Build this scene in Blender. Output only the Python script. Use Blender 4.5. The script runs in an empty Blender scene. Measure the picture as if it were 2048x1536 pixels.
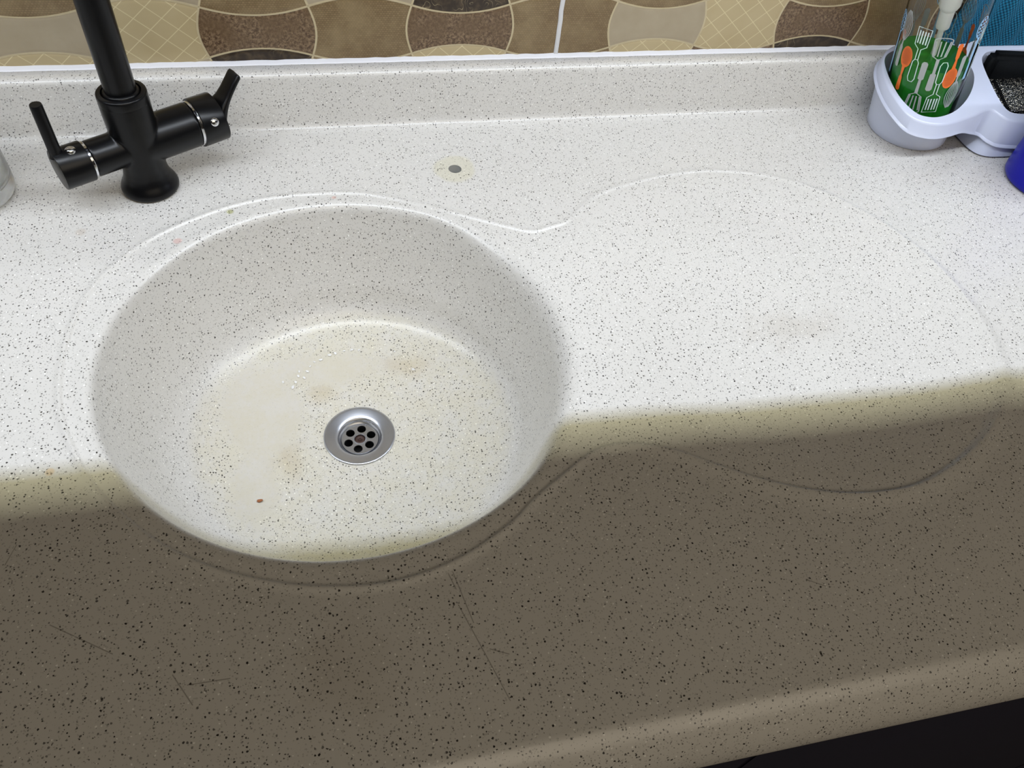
import bpy, bmesh, math, random
import numpy as np
from mathutils import Vector, Matrix
random.seed(7); np.random.seed(7)
PI = math.pi
S = bpy.context.scene
COL = S.collection

# ------------------------------------------------------------------ camera
cd = bpy.data.cameras.new('camera'); cam = bpy.data.objects.new('camera', cd); COL.objects.link(cam)
R = ((0.974369022, -0.204709897, 0.093267715), (0.103326783, 0.775550741, 0.622771727), (-0.199821382, -0.597172426, 0.776824632))
M = Matrix(R).transposed().to_4x4(); M.translation = Vector((0, 0, 0.5))
cam.matrix_world = M
cd.sensor_fit = 'HORIZONTAL'; cd.sensor_width = 36.0; cd.lens = 1574.176 / 2048 * 36.0
cd.clip_start = 0.01; cd.clip_end = 50
S.camera = cam

# ------------------------------------------------------------------ view + world + lights
S.view_settings.view_transform = 'Standard'; S.view_settings.look = 'None'
S.view_settings.gamma = 1; S.view_settings.use_curve_mapping = False
S.view_settings.exposure = 0.0
W = bpy.data.worlds.new('room_light'); S.world = W; W.use_nodes = True
bg = W.node_tree.nodes['Background']; bg.inputs[0].default_value = (1.0, 0.86, 0.68, 1); bg.inputs[1].default_value = 0.02

SKEW = math.radians(-1.1)          # wall cabinet hangs slightly out of line with the worktop
def area(name, loc, size, sizey, power, color, rot=(0, 0, 0), spread=PI):
    l = bpy.data.lights.new(name, 'AREA'); l.shape = 'RECTANGLE'; l.size = size; l.size_y = sizey
    l.energy = power; l.color = color; l.spread = spread
    o = bpy.data.objects.new(name, l); COL.objects.link(o); o.location = loc; o.rotation_euler = rot
    return o
def yskew(x, y): return y + math.tan(SKEW) * x
area('led_strip_light', (0.2, yskew(0.2, 0.4542), 0.556), 2.3, 0.0018, 8.5, (0.66, 0.745, 1.0), (0, 0, SKEW))
area('added_warm_fringe_light', (0.2, yskew(0.2, 0.4569), 0.556), 2.3, 0.0036, 4.2, (1.0, 0.99, 0.68), (0, 0, SKEW))  # extra unseen strip, added to give the shadow edge its yellow fringe
c = area('ceiling_light', (0.60, -1.40, 1.50), 2.4, 1.2, 16.3, (1.0, 0.87, 0.68))
c.rotation_euler = (math.radians(40), 0, 0)

# ------------------------------------------------------------------ node helpers
class NT:
    def __init__(s, name):
        m = bpy.data.materials.new(name); m.use_nodes = True; s.m = m; s.t = m.node_tree
        s.b = s.t.nodes['Principled BSDF']; s.L = s.t.links; s._p = None
    def n(s, typ, **kw):
        nd = s.t.nodes.new(typ)
        for k, v in kw.items(): setattr(nd, k, v)
        return nd
    def put(s, sock, v):
        if isinstance(v, bpy.types.NodeSocket): s.L.new(v, sock)
        elif isinstance(v, (int, float)) and hasattr(sock.default_value, '__len__'): sock.default_value = [v] * len(sock.default_value)
        else: sock.default_value = v
    def math(s, op, a, b=0.0, c=None, clamp=False):
        nd = s.n('ShaderNodeMath', operation=op, use_clamp=clamp); s.put(nd.inputs[0], a); s.put(nd.inputs[1], b)
        if c is not None: s.put(nd.inputs[2], c)
        return nd.outputs[0]
    def vm(s, op, a, b=None):
        nd = s.n('ShaderNodeVectorMath', operation=op); s.put(nd.inputs[0], a)
        if b is not None: s.put(nd.inputs[1], b)
        return nd.outputs[1] if op in ('LENGTH', 'DOT_PRODUCT', 'DISTANCE') else nd.outputs[0]
    def pos(s):
        if s._p is None: s._p = s.n('ShaderNodeTexCoord').outputs['Object']
        return s._p
    def ramp(s, v, a, b, fa=0.0, fb=1.0, smooth=True):
        nd = s.n('ShaderNodeMapRange', interpolation_type='SMOOTHSTEP' if smooth else 'LINEAR')
        s.put(nd.inputs[0], v); nd.inputs[1].default_value = a; nd.inputs[2].default_value = b
        nd.inputs[3].default_value = fa; nd.inputs[4].default_value = fb
        return nd.outputs[0]
    def mix(s, f, a, b, mode='MIX'):
        nd = s.n('ShaderNodeMix', data_type='RGBA', blend_type=mode); s.put(nd.inputs[0], f); s.put(nd.inputs[6], a); s.put(nd.inputs[7], b)
        return nd.outputs[2]
    def noise(s, scale, detail=2.0, rough=0.5, vec=None):
        nd = s.n('ShaderNodeTexNoise'); s.put(nd.inputs['Vector'], vec if vec is not None else s.pos())
        nd.inputs['Scale'].default_value = scale; nd.inputs['Detail'].default_value = detail; nd.inputs['Roughness'].default_value = rough
        return nd.outputs[0]
    def voro(s, scale, vec=None, feature='F1'):
        nd = s.n('ShaderNodeTexVoronoi', feature=feature); s.put(nd.inputs['Vector'], vec if vec is not None else s.pos())
        nd.inputs['Scale'].default_value = scale
        return nd.outputs['Distance'], (nd.outputs['Color'] if feature == 'F1' else None)
    def bump(s, h, strength, dist=0.001):
        nd = s.n('ShaderNodeBump'); nd.inputs['Strength'].default_value = strength; nd.inputs['Distance'].default_value = dist
        s.put(nd.inputs['Height'], h); s.L.new(nd.outputs[0], s.b.inputs['Normal'])
    def set(s, **kw):
        for k, v in kw.items(): s.put(s.b.inputs[k.replace('_', ' ')], v)
        return s.m
def rgb(r, g, b): 
    f = lambda c: (c / 255 / 12.92) if c / 255 <= 0.04045 else ((c / 255 + 0.055) / 1.055) ** 2.4
    return (f(r), f(g), f(b), 1.0)
def simple(name, col, rough=0.4, metal=0.0, noise=0.06, nscale=60, bump=0.0, **kw):
    t = NT(name)
    n = t.noise(nscale, 3)
    c2 = tuple(min(1, x * (1 + noise)) for x in col[:3]) + (1,); c1 = tuple(x * (1 - noise) for x in col[:3]) + (1,)
    t.set(Base_Color=t.mix(n, c1, c2), Roughness=rough, Metallic=metal, **kw)
    if bump: t.bump(n, bump)
    return t.m

# ---- speckled solid surface
def stone():
    t = NT('speckled_solid_surface'); P = t.pos()
    sep = t.n('ShaderNodeSeparateXYZ'); t.L.new(P, sep.inputs[0]); X, Y, Z = sep.outputs
    wob = t.n('ShaderNodeTexNoise'); t.L.new(P, wob.inputs['Vector']); wob.inputs['Scale'].default_value = 900; wob.inputs['Detail'].default_value = 1
    off = t.n('ShaderNodeVectorMath', operation='SCALE'); sub = t.vm('SUBTRACT', wob.outputs['Color'], (0.5, 0.5, 0.5))
    t.L.new(sub, off.inputs[0]); off.inputs['Scale'].default_value = 0.0011
    PW = t.vm('ADD', P, off.outputs[0])
    d, c = t.voro(425, PW)
    cs = t.n('ShaderNodeSeparateXYZ'); t.L.new(c, cs.inputs[0])
    r = t.math('MULTIPLY_ADD', t.math('POWER', cs.outputs[0], 1.5), 0.225, 0.11)
    dark = t.ramp(t.math('SUBTRACT', d, r), 0.035, -0.035)
    d4, c4 = t.voro(520, t.vm('ADD', PW, (3.3, 1.7, 0.4)))
    cs4 = t.n('ShaderNodeSeparateXYZ'); t.L.new(c4, cs4.inputs[0])
    fine = t.math('MULTIPLY', t.ramp(d4, 0.34, 0.2), t.math('GREATER_THAN', cs4.outputs[1], 0.25))
    d2, c2 = t.voro(235, t.vm('ADD', PW, (1.1, 0.3, 0.7)))
    cs2 = t.n('ShaderNodeSeparateXYZ'); t.L.new(c2, cs2.inputs[0])
    white = t.math('MULTIPLY', t.ramp(d2, 0.165, 0.115), t.math('GREATER_THAN', cs2.outputs[0], 0.5))
    base = t.mix(t.noise(9, 4), (0.585, 0.568, 0.535, 1), (0.625, 0.608, 0.575, 1))
    # soap film lying over the left part of the bowl floor, and cream limescale staining
    inb = t.ramp(Z, -0.105, -0.118)
    nz = t.noise(38, 5, 0.6)
    def blob(x, y, rx, ry, soft=0.35, jag=0.5):
        dx = t.math('DIVIDE', t.math('SUBTRACT', X, x), rx); dy = t.math('DIVIDE', t.math('SUBTRACT', Y, y), ry)
        rr = t.math('SQRT', t.math('ADD', t.math('MULTIPLY', dx, dx), t.math('MULTIPLY', dy, dy)))
        rr = t.math('ADD', rr, t.math('MULTIPLY', t.math('SUBTRACT', nz, 0.5), jag * 2))
        return t.ramp(rr, 1.0, 1.0 - soft)
    film = t.math('MULTIPLY', inb, t.math('MAXIMUM', t.math('MAXIMUM', blob(-0.085, 0.475, 0.042, 0.062, 0.3, 0.45), blob(-0.092, 0.395, 0.028, 0.055, 0.5, 0.5)), blob(-0.02, 0.525, 0.07, 0.03, 0.5, 0.6)))
    dk = t.math('MULTIPLY', dark, t.math('SUBTRACT', 1.0, t.math('MULTIPLY', film, 0.93)))
    fn = t.math('MULTIPLY', fine, t.math('SUBTRACT', 1.0, t.math('MULTIPLY', film, 0.9)))
    col = t.mix(t.math('MULTIPLY', fn, 0.32), base, (0.16, 0.15, 0.14, 1))
    shade = t.ramp(cs.outputs[1], 0, 1, 0.55, 1.1, False)
    col = t.mix(t.math('MULTIPLY', dk, shade), col, (0.026, 0.022, 0.019, 1))
    col = t.mix(t.math('MULTIPLY', white, t.math('SUBTRACT', 1.0, film)), col, (0.86, 0.85, 0.82, 1))
    cream = t.math('MULTIPLY', inb, t.ramp(t.math('MULTIPLY_ADD', t.noise(240, 4, 0.7), 0.5, t.math('MULTIPLY', nz, 0.6)), 0.35, 0.70, 0.25, 1.0))
    col = t.mix(t.math('MULTIPLY', film, 0.6), col, (0.93, 0.915, 0.90, 1), 'MULTIPLY')
    col = t.mix(t.math('MULTIPLY', cream, 1.0), col, (0.965, 0.938, 0.825, 1), 'MULTIPLY')
    brown = t.math('MULTIPLY', t.math('MAXIMUM', t.math('MAXIMUM', blob(-0.028, 0.497, 0.02, 0.016, 0.9, 0.9), blob(-0.062, 0.418, 0.022, 0.03, 0.9, 1.0)), blob(0.06, 0.52, 0.03, 0.02, 0.9, 1.0)), inb)
    col = t.mix(t.math('MULTIPLY', brown, 0.55), col, (0.83, 0.75, 0.60, 1), 'MULTIPLY')
    top = t.ramp(Z, -0.02, -0.01)
    ring = t.math('MULTIPLY', top, blob(0.128, 0.672, 0.024, 0.025, 0.25, 0.25))
    col = t.mix(t.math('MULTIPLY', ring, 0.8), col, (0.96, 0.94, 0.80, 1), 'MULTIPLY')
    dirt = t.math('MULTIPLY', top, t.math('MAXIMUM', blob(-0.02, 0.175, 0.05, 0.045, 0.9, 0.8), blob(0.40, 0.42, 0.07, 0.03, 0.9, 0.9)))
    col = t.mix(t.math('MULTIPLY', dirt, 0.25), col, (0.62, 0.56, 0.48, 1), 'MULTIPLY')
    # small coloured marks and scratches
    def spot(x, y, z, r, k, colr):
        nonlocal col
        dd = t.vm('DISTANCE', PW, (x, y, z)); col = t.mix(t.math('MULTIPLY', t.ramp(dd, r, r * 0.5), k), col, colr, 'MULTIPLY')
    spot(-0.139, 0.587, 0, 0.005, 0.8, (1.0, 0.72, 0.70, 1))
    spot(0.003, 0.6365, 0, 0.003, 0.7, (1.0, 0.66, 0.60, 1))
    spot(-0.094, 0.624, 0, 0.0042, 0.8, (0.60, 0.62, 0.30, 1))
    spot(-0.222, 0.607, 0, 0.006, 0.6, (0.85, 0.78, 0.72, 1))
    spot(-0.213, 0.350, 0, 0.004, 0.7, (1.0, 0.78, 0.50, 1))
    def seg(a, b, w, k):
        nonlocal col
        A = Vector((a[0], a[1], 0)); D = Vector((b[0] - a[0], b[1] - a[1], 0)); L2 = D.length_squared
        ap = t.vm('SUBTRACT', P, tuple(A)); h = t.math('DIVIDE', t.vm('DOT_PRODUCT', ap, tuple(D)), L2, clamp=True)
        sc = t.n('ShaderNodeVectorMath', operation='SCALE'); sc.inputs[0].default_value = tuple(D); t.L.new(h, sc.inputs['Scale'])
        dd = t.vm('DISTANCE', ap, sc.outputs[0])
        col = t.mix(t.math('MULTIPLY', t.math('MULTIPLY', t.ramp(dd, w, w * 0.3), k), t.ramp(nz, 0.25, 0.5, 0.4, 1)), col, (0.10, 0.085, 0.07, 1))
    for a, b in (((0.0495, 0.2352), (0.0548, 0.2166)), ((0.0535, 0.2345), (0.0623, 0.1918)), ((0.0546, 0.2053), (0.0645, 0.175)), ((0.0645, 0.175), (0.076, 0.139)),
                 ((0.0697, 0.1728), (0.0811, 0.1675)), ((-0.1975, 0.2347), (-0.1591, 0.2096)), ((-0.1235, 0.1904), (-0.1113, 0.1703)),
                 ((-0.1146, 0.1827), (-0.0901, 0.1823)), ((-0.2304, 0.2809), (-0.2257, 0.2946)), ((0.300, 0.183), (0.312, 0.176))):
        seg(a, b, 0.0005, 0.55)
    rough = t.ramp(t.noise(14, 3), 0.3, 0.7, 0.28, 0.36)
    t.set(Base_Color=col, Roughness=rough, IOR=1.5)
    t.b.inputs['Specular IOR Level'].default_value = 0.45
    t.b.inputs['Coat Weight'].default_value = 0.25; t.b.inputs['Coat Roughness'].default_value = 0.3; t.b.inputs['Coat IOR'].default_value = 1.6
    t.bump(t.noise(420, 2), 0.12, 0.0003)
    return t.m
STONE = stone()
BLACK = simple('matt_black_coating', (0.0025, 0.0026, 0.0032, 1), 0.30, 0.0, 0.2, 120, 0.05)
BLACK.node_tree.nodes['Principled BSDF'].inputs['Specular IOR Level'].default_value = 0.27
CHROME = simple('chrome', (0.72, 0.73, 0.75, 1), 0.12, 1.0, 0.03)
STEEL = simple('brushed_steel', (0.50, 0.51, 0.54, 1), 0.30, 1.0, 0.06, 40, 0.05)
DARK = simple('pipe_darkness', (0.012, 0.012, 0.012, 1), 0.6)
RUST = simple('rusty_screw', (0.045, 0.02, 0.014, 1), 0.5, 0.3, 0.5, 900)
SILIC = simple('white_silicone', (0.66, 0.66, 0.69, 1), 0.35, 0, 0.03, 200, 0.1)
GROUT = simple('white_grout', (0.58, 0.58, 0.58, 1), 0.7, 0, 0.06, 300, 0.3)
PLASTIC = simple('pale_blue_white_plastic', (0.54, 0.58, 0.71, 1), 0.28, 0, 0.03, 30)
PLASTIC.node_tree.nodes['Principled BSDF'].inputs['Subsurface Weight'].default_value = 0.0
NAVY = simple('dark_navy_cabinet_front', (0.007, 0.008, 0.030, 1), 0.6, 0, 0.15, 15)
PUTTY = simple('hole_inner_wall', (0.30, 0.30, 0.28, 1), 0.8)
CABW = simple('white_cabinet_board', (0.62, 0.60, 0.56, 1), 0.5)
FLOORM = simple('grey_floor', (0.16, 0.14, 0.12, 1), 0.6)

# ------------------------------------------------------------------ object helpers
def tag(o, label=None, cat=None, group=None, kind=None):
    if label: o['label'] = label
    if cat: o['category'] = cat
    if group: o['group'] = group
    if kind: o['kind'] = kind
    return o
def link(name, me, mats=(), parent=None, smooth=True):
    for m in (mats if isinstance(mats, (list, tuple)) else [mats]): me.materials.append(m)
    if smooth: me.polygons.foreach_set('use_smooth', [True] * len(me.polygons))
    me.update()
    o = bpy.data.objects.new(name, me); COL.objects.link(o)
    if parent: o.parent = parent; o.matrix_parent_inverse = Matrix.Translation(-Vector(parent.location)) if parent.type == 'EMPTY' else Matrix()
    return o
def mesh(name, V, F, mats=(), parent=None, smooth=True):
    me = bpy.data.meshes.new(name); me.from_pydata([tuple(v) for v in V], [], F); me.validate()
    return link(name, me, mats, parent, smooth)
def bobj(name, bm, mats=(), parent=None, smooth=True, autos=None):
    bmesh.ops.recalc_face_normals(bm, faces=bm.faces)
    if autos:
        for e in bm.edges:
            if len(e.link_faces) == 2 and e.calc_face_angle(0) > autos: e.smooth = False
    me = bpy.data.meshes.new(name); bm.to_mesh(me); bm.free()
    return link(name, me, mats, parent, smooth)
def empty(name, loc):
    o = bpy.data.objects.new(name, None); COL.objects.link(o); o.location = loc; o.empty_display_size = 0.05
    bpy.context.view_layer.update()
    return o
def ring_loft(bm, rings, closed=True, cap0=False, cap1=False, mat=0):
    rows = [[bm.verts.new(p) for p in r] for r in rings]; n = len(rows[0])
    for a, b in zip(rows, rows[1:]):
        for i in range(n if closed else n - 1):
            j = (i + 1) % n; f = bm.faces.new((a[i], a[j], b[j], b[i])); f.material_index = mat
    if cap0: bm.faces.new(rows[0][::-1]).material_index = mat
    if cap1: bm.faces.new(rows[-1]).material_index = mat
    return rows
def frame(axis):
    a = Vector(axis).normalized(); u = a.orthogonal().normalized(); return a, u, a.cross(u)
def lathe(bm, prof, o=(0, 0, 0), axis=(0, 0, 1), n=64, cap0=False, cap1=False, mat=0, sx=1, sy=1):
    a, u, w = frame(axis) if tuple(axis) != (0, 0, 1) else (Vector((0, 0, 1)), Vector((1, 0, 0)), Vector((0, 1, 0)))
    o = Vector(o)
    return ring_loft(bm, [[o + a * h + u * (r * sx * math.cos(2 * PI * i / n)) + w * (r * sy * math.sin(2 * PI * i / n)) for i in range(n)] for r, h in prof], True, cap0, cap1, mat)
def box(bm, x0, x1, y0, y1, z0, z1, bev=0.0, mat=0):
    r = bmesh.ops.create_cube(bm, size=1.0); vs = r['verts']
    for v in vs: v.co = Vector(((x0 + x1) / 2 + v.co.x * (x1 - x0), (y0 + y1) / 2 + v.co.y * (y1 - y0), (z0 + z1) / 2 + v.co.z * (z1 - z0)))
    if bev: bmesh.ops.bevel(bm, geom=list({e for v in vs for e in v.link_edges}), offset=bev, segments=3, affect='EDGES')
def catmull(P, n, closed=True):
    P = np.array(P, float); m = len(P); out = []
    for i in range(m if closed else m - 1):
        if closed: p0, p1, p2, p3 = P[(i - 1) % m], P[i], P[(i + 1) % m], P[(i + 2) % m]
        else: p0, p1, p2, p3 = P[max(i - 1, 0)], P[i], P[i + 1], P[min(i + 2, m - 1)]
        for k in range(n):
            t = k / n; out.append(0.5 * ((2 * p1) + (p2 - p0) * t + (2 * p0 - 5 * p1 + 4 * p2 - p3) * t * t + (-p0 + 3 * p1 - 3 * p2 + p3) * t ** 3))
    if not closed: out.append(P[-1])
    return np.array(out)
def sstep(x, a, b):
    t = np.clip((x - a) / (b - a), 0, 1); return t * t * (3 - 2 * t)

# ------------------------------------------------------------------ worktop
YF, YB = 0.1135, 0.7532          # flat from the front roll to the upstand
GR = [(0.2062, 0.5717), (0.1851, 0.5678), (0.1577, 0.5801), (0.1123, 0.6032), (0.0476, 0.6335), (0.0093, 0.6420), (-0.0479, 0.6412), (-0.103, 0.6268), (-0.1625, 0.5903),
      (-0.1995, 0.5427), (-0.2139, 0.4974), (-0.2175, 0.4500), (-0.2130, 0.4060), (-0.1980, 0.3640), (-0.178, 0.3277), (-0.1426, 0.2869), (-0.1034, 0.2584), (-0.059, 0.2392),
      (-0.0208, 0.2303), (0.0187, 0.2284), (0.061, 0.2378), (0.1006, 0.2580), (0.1223, 0.2750), (0.1497, 0.2931), (0.1785, 0.3099), (0.2029, 0.3134), (0.236, 0.3045), (0.2708, 0.2830),
      (0.3000, 0.2660), (0.3335, 0.2515), (0.3723, 0.2420), (0.4176, 0.2410), (0.4586, 0.2516), (0.5037, 0.2725), (0.5337, 0.2947), (0.5560, 0.3203), (0.5710, 0.3477), (0.5832, 0.3850),
      (0.5885, 0.4300), (0.5860, 0.4720), (0.5750, 0.5125), (0.5530, 0.5560), (0.5137, 0.6030), (0.4650, 0.6330), (0.4043, 0.646), (0.350, 0.6420), (0.3000, 0.6290), (0.2644, 0.6145), (0.2431, 0.5949), (0.226, 0.5790)]
GC = catmull(GR, 8)
BC = np.array([-0.002, 0.4375]); BA, BB = 0.200, 0.194
HC = np.array([0.1283, 0.6715]); HR = 0.0068
def sdist(PX, PY):
    a = GC; b = np.roll(GC, -1, 0); out = np.full(len(PX), 1e9); ins = np.zeros(len(PX), bool)
    for (ax, ay), (bx, by) in zip(a, b):
        dx, dy = bx - ax, by - ay; t = np.clip(((PX - ax) * dx + (PY - ay) * dy) / (dx * dx + dy * dy), 0, 1)
        out = np.minimum(out, (PX - ax - t * dx) ** 2 + (PY - ay - t * dy) ** 2)
        c = (ay > PY) != (by > PY)
        with np.errstate(divide='ignore', invalid='ignore'): xi = ax + (PY - ay) * dx / (dy if dy else 1e-12)
        ins ^= c & (PX < xi)
    d = np.sqrt(out); return np.where(ins, -d, d)
def top_height(PX, PY):
    s = sdist(PX, PY)
    e = np.sqrt(((PX - BC[0]) / BA) ** 2 + ((PY - BC[1]) / BB) ** 2)
    wd = sstep(PX, 0.16, 0.30)                                   # drainer side: broader, softer shoulder
    front = 1 - sstep(PY, 0.33, 0.50)
    wout = 0.0040 + 0.0060 * wd * front; win = 0.0010 + 0.006 * wd * sstep(PX, 0.42, 0.58)
    amp = 0.0014 - 0.0003 * wd * (1 - front) + 0.0006 * front + 0.0009 * wd * front
    ridge = np.where(s > 0, np.exp(-(s / wout) ** 2), np.exp(-(s / win) ** 2)) * amp
    inner = -0.0005 * sstep(-s, 0.0, 0.002)
    dish = -0.0060 * sstep(-s, 0.004, 0.075) * sstep(PX, 0.205, 0.30)
    return (ridge + inner + dish) * sstep(e, 1.0, 1.035)
def build_worktop():
    xs = np.concatenate([np.linspace(-0.85, -0.345, 26)[:-1], np.arange(-0.345, 0.725, 0.0011), np.linspace(0.725, 1.25, 27)])
    ys = np.arange(YF, YB + 1e-6, (YB - YF) / 580)
    GX, GY = np.meshgrid(xs, ys); nx, ny = len(xs), len(ys)
    PX, PY = GX.ravel().copy(), GY.ravel().copy()
    e1 = np.hypot((PX - BC[0]) / BA, (PY - BC[1]) / BB); e2 = np.hypot(PX - HC[0], PY - HC[1]) / HR
    out = (e1 >= 1) & (e2 >= 1)
    idx = np.arange(nx * ny).reshape(ny, nx)
    q = np.stack([idx[:-1, :-1], idx[:-1, 1:], idx[1:, 1:], idx[1:, :-1]], -1).reshape(-1, 4)
    keep = out[q].any(1)
    q = q[keep]
    # any kept vertex inside a hole moves out onto its rim
    used = np.zeros(nx * ny, bool); used[q.ravel()] = True
    m1 = used & (e1 < 1); PX[m1] = BC[0] + (PX[m1] - BC[0]) / e1[m1]; PY[m1] = BC[1] + (PY[m1] - BC[1]) / e1[m1]
    m2 = used & (e2 < 1); e2m = np.maximum(e2[m2], 1e-3); PX[m2] = HC[0] + (PX[m2] - HC[0]) / e2m; PY[m2] = HC[1] + (PY[m2] - HC[1]) / e2m
    PZ = np.zeros_like(PX); PZ[used] = top_height(PX[used], PY[used])
    remap = np.cumsum(used) - 1; q = remap[q]; V = np.stack([PX, PY, PZ], 1)[used]
    # front roll and underside, continuing the first row
    prof = []
    for k in range(1, 15):
        a0 = math.radians(13); a = a0 + (PI / 2 - a0) * k / 14; prof.append((YF - 0.0265 * (math.sin(a) - math.sin(a0)) / (1 - math.sin(a0)), -0.040 * (math.cos(a0) - math.cos(a)) / math.cos(a0)))
    prof += [(YF - 0.0262, -0.043), (YF - 0.024, -0.045), (YF + 0.02, -0.045), (YF + 0.02, -0.030)]
    n0 = len(V); ex = []; rows = [remap[idx[0]]]
    for y, z in prof:
        st = n0 + len(ex); ex += [(x, y, z) for x in xs]; rows.append(np.arange(st, st + nx))
    V = np.concatenate([V, np.array(ex)])
    qq = [np.stack([b[:-1], b[1:], a[1:], a[:-1]], -1) for a, b in zip(rows, rows[1:])]
    q = np.concatenate([q] + qq)
    me = bpy.data.meshes.new('worktop'); me.vertices.add(len(V)); me.vertices.foreach_set('co', V.astype(np.float32).ravel())
    me.loops.add(len(q) * 4); me.loops.foreach_set('vertex_index', q.astype(np.int32).ravel())
    me.polygons.add(len(q)); me.polygons.foreach_set('loop_start', np.arange(0, len(q) * 4, 4, dtype=np.int32))
    me.update(calc_edges=True); me.validate()
    return link('worktop', me, STONE)
worktop = tag(build_worktop(), 'cream solid-surface worktop with dark specks, a moulded round sink and a curved drainer outline', 'worktop')

# bowl: polar rings from the joint down to the drain
def build_bowl():
    N = 256
    P0 = [(0.2010, -0.00008), (0.1992, 0.0), (0.1968, -0.0004), (0.1942, -0.0019), (0.1922, -0.0045), (0.1908, -0.0085), (0.1890, -0.016), (0.1832, -0.036), (0.1755, -0.060), (0.1670, -0.081), (0.1565, -0.1000), (0.1430, -0.1135), (0.1260, -0.1205), (0.1020, -0.1250), (0.0700, -0.1280), (0.0335, -0.1300)]
    P1 = [(0.2010, -0.00008), (0.1990, 0.0), (0.1950, -0.0006), (0.1900, -0.0026), (0.1860, -0.0060), (0.1825, -0.0115), (0.1795, -0.020), (0.1755, -0.038), (0.1705, -0.060), (0.1640, -0.081), (0.1555, -0.1000), (0.1430, -0.1135), (0.1260, -0.1205), (0.1020, -0.1250), (0.0700, -0.1280), (0.0335, -0.1300)]
    A = catmull(P0, 5, False); B = catmull(P1, 5, False)
    DC = np.array([0.0033, 0.4415])
    rings = []
    for k in range(len(A)):
        r = []
        for i in range(N):
            th = 2 * PI * i / N; w = float(sstep(np.array(math.cos(th - 0.1)), 0.55, 0.95))
            ra, z = A[k] * (1 - w) + B[k] * w
            t = float(sstep(np.array(-z), 0.08, 0.13)) if k > 4 else 0
            kk = (BB / BA) * (1 - t) + 1.0 * t
            cx, cy = BC * (1 - t) + DC * t
            if k <= 5: kk = BB / BA; cx, cy = BC
            r.append((cx + ra * math.cos(th), cy + ra * kk * math.sin(th), z))
        rings.append(r)
    bm = bmesh.new(); ring_loft(bm, rings)
    # drain throat
    th = [[(DC[0] + rr * math.cos(2 * PI * i / N), DC[1] + rr * math.sin(2 * PI * i / N), z) for i in range(N)] for rr, z in ((0.0335, -0.130), (0.0225, -0.1305), (0.022, -0.15))]
    ring_loft(bm, th)
    bmesh.ops.remove_doubles(bm, verts=bm.verts, dist=1e-6)
    bmesh.ops.recalc_face_normals(bm, faces=bm.faces); 
    return bobj('sink_bowl', bm, STONE, worktop)
bowl = build_bowl()
DCX, DCY = 0.0033, 0.4415

# upstand
def build_upstand():
    def prof(h):
        p = [(YB - 0.010, -0.0002), (YB - 0.0055, 0.0006), (YB - 0.0022, 0.0022), (YB - 0.0005, 0.0052), (YB, 0.010), (YB, h - 0.008)]
        for k in range(1, 9):
            a = PI / 2 * k / 8; p.append((YB + 0.0058 * (1 - math.cos(a)), h - 0.0058 * (1 - math.sin(a))))
        p += [(YB + 0.021, h + 0.0), (YB + 0.0215, h - 0.004), (YB + 0.0215, -0.005)]
        return p
    bm = bmesh.new(); xs = [-0.85, 1.25]
    for i in range(41): xs.insert(-1, -0.8 + i * 0.05)
    ring_loft(bm, [[(x, y, z) for y, z in prof(0.0612 + 0.0040 * min(max((x + 0.29) / 0.94, -.3), 1.3))] for x in xs], closed=False)
    return bobj('upstand', bm, STONE, worktop)
upstand = build_upstand()
# bore of the spare hole
bm = bmesh.new(); lathe(bm, [(HR + 0.0001, 0.0), (HR, -0.0006), (HR, -0.014), (HR - 0.001, -0.016), (0.0001, -0.016)], (HC[0], HC[1], 0), n=48)
tag(bobj('tap_hole', bm, PUTTY, worktop), 'small round grey-walled hole')

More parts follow.
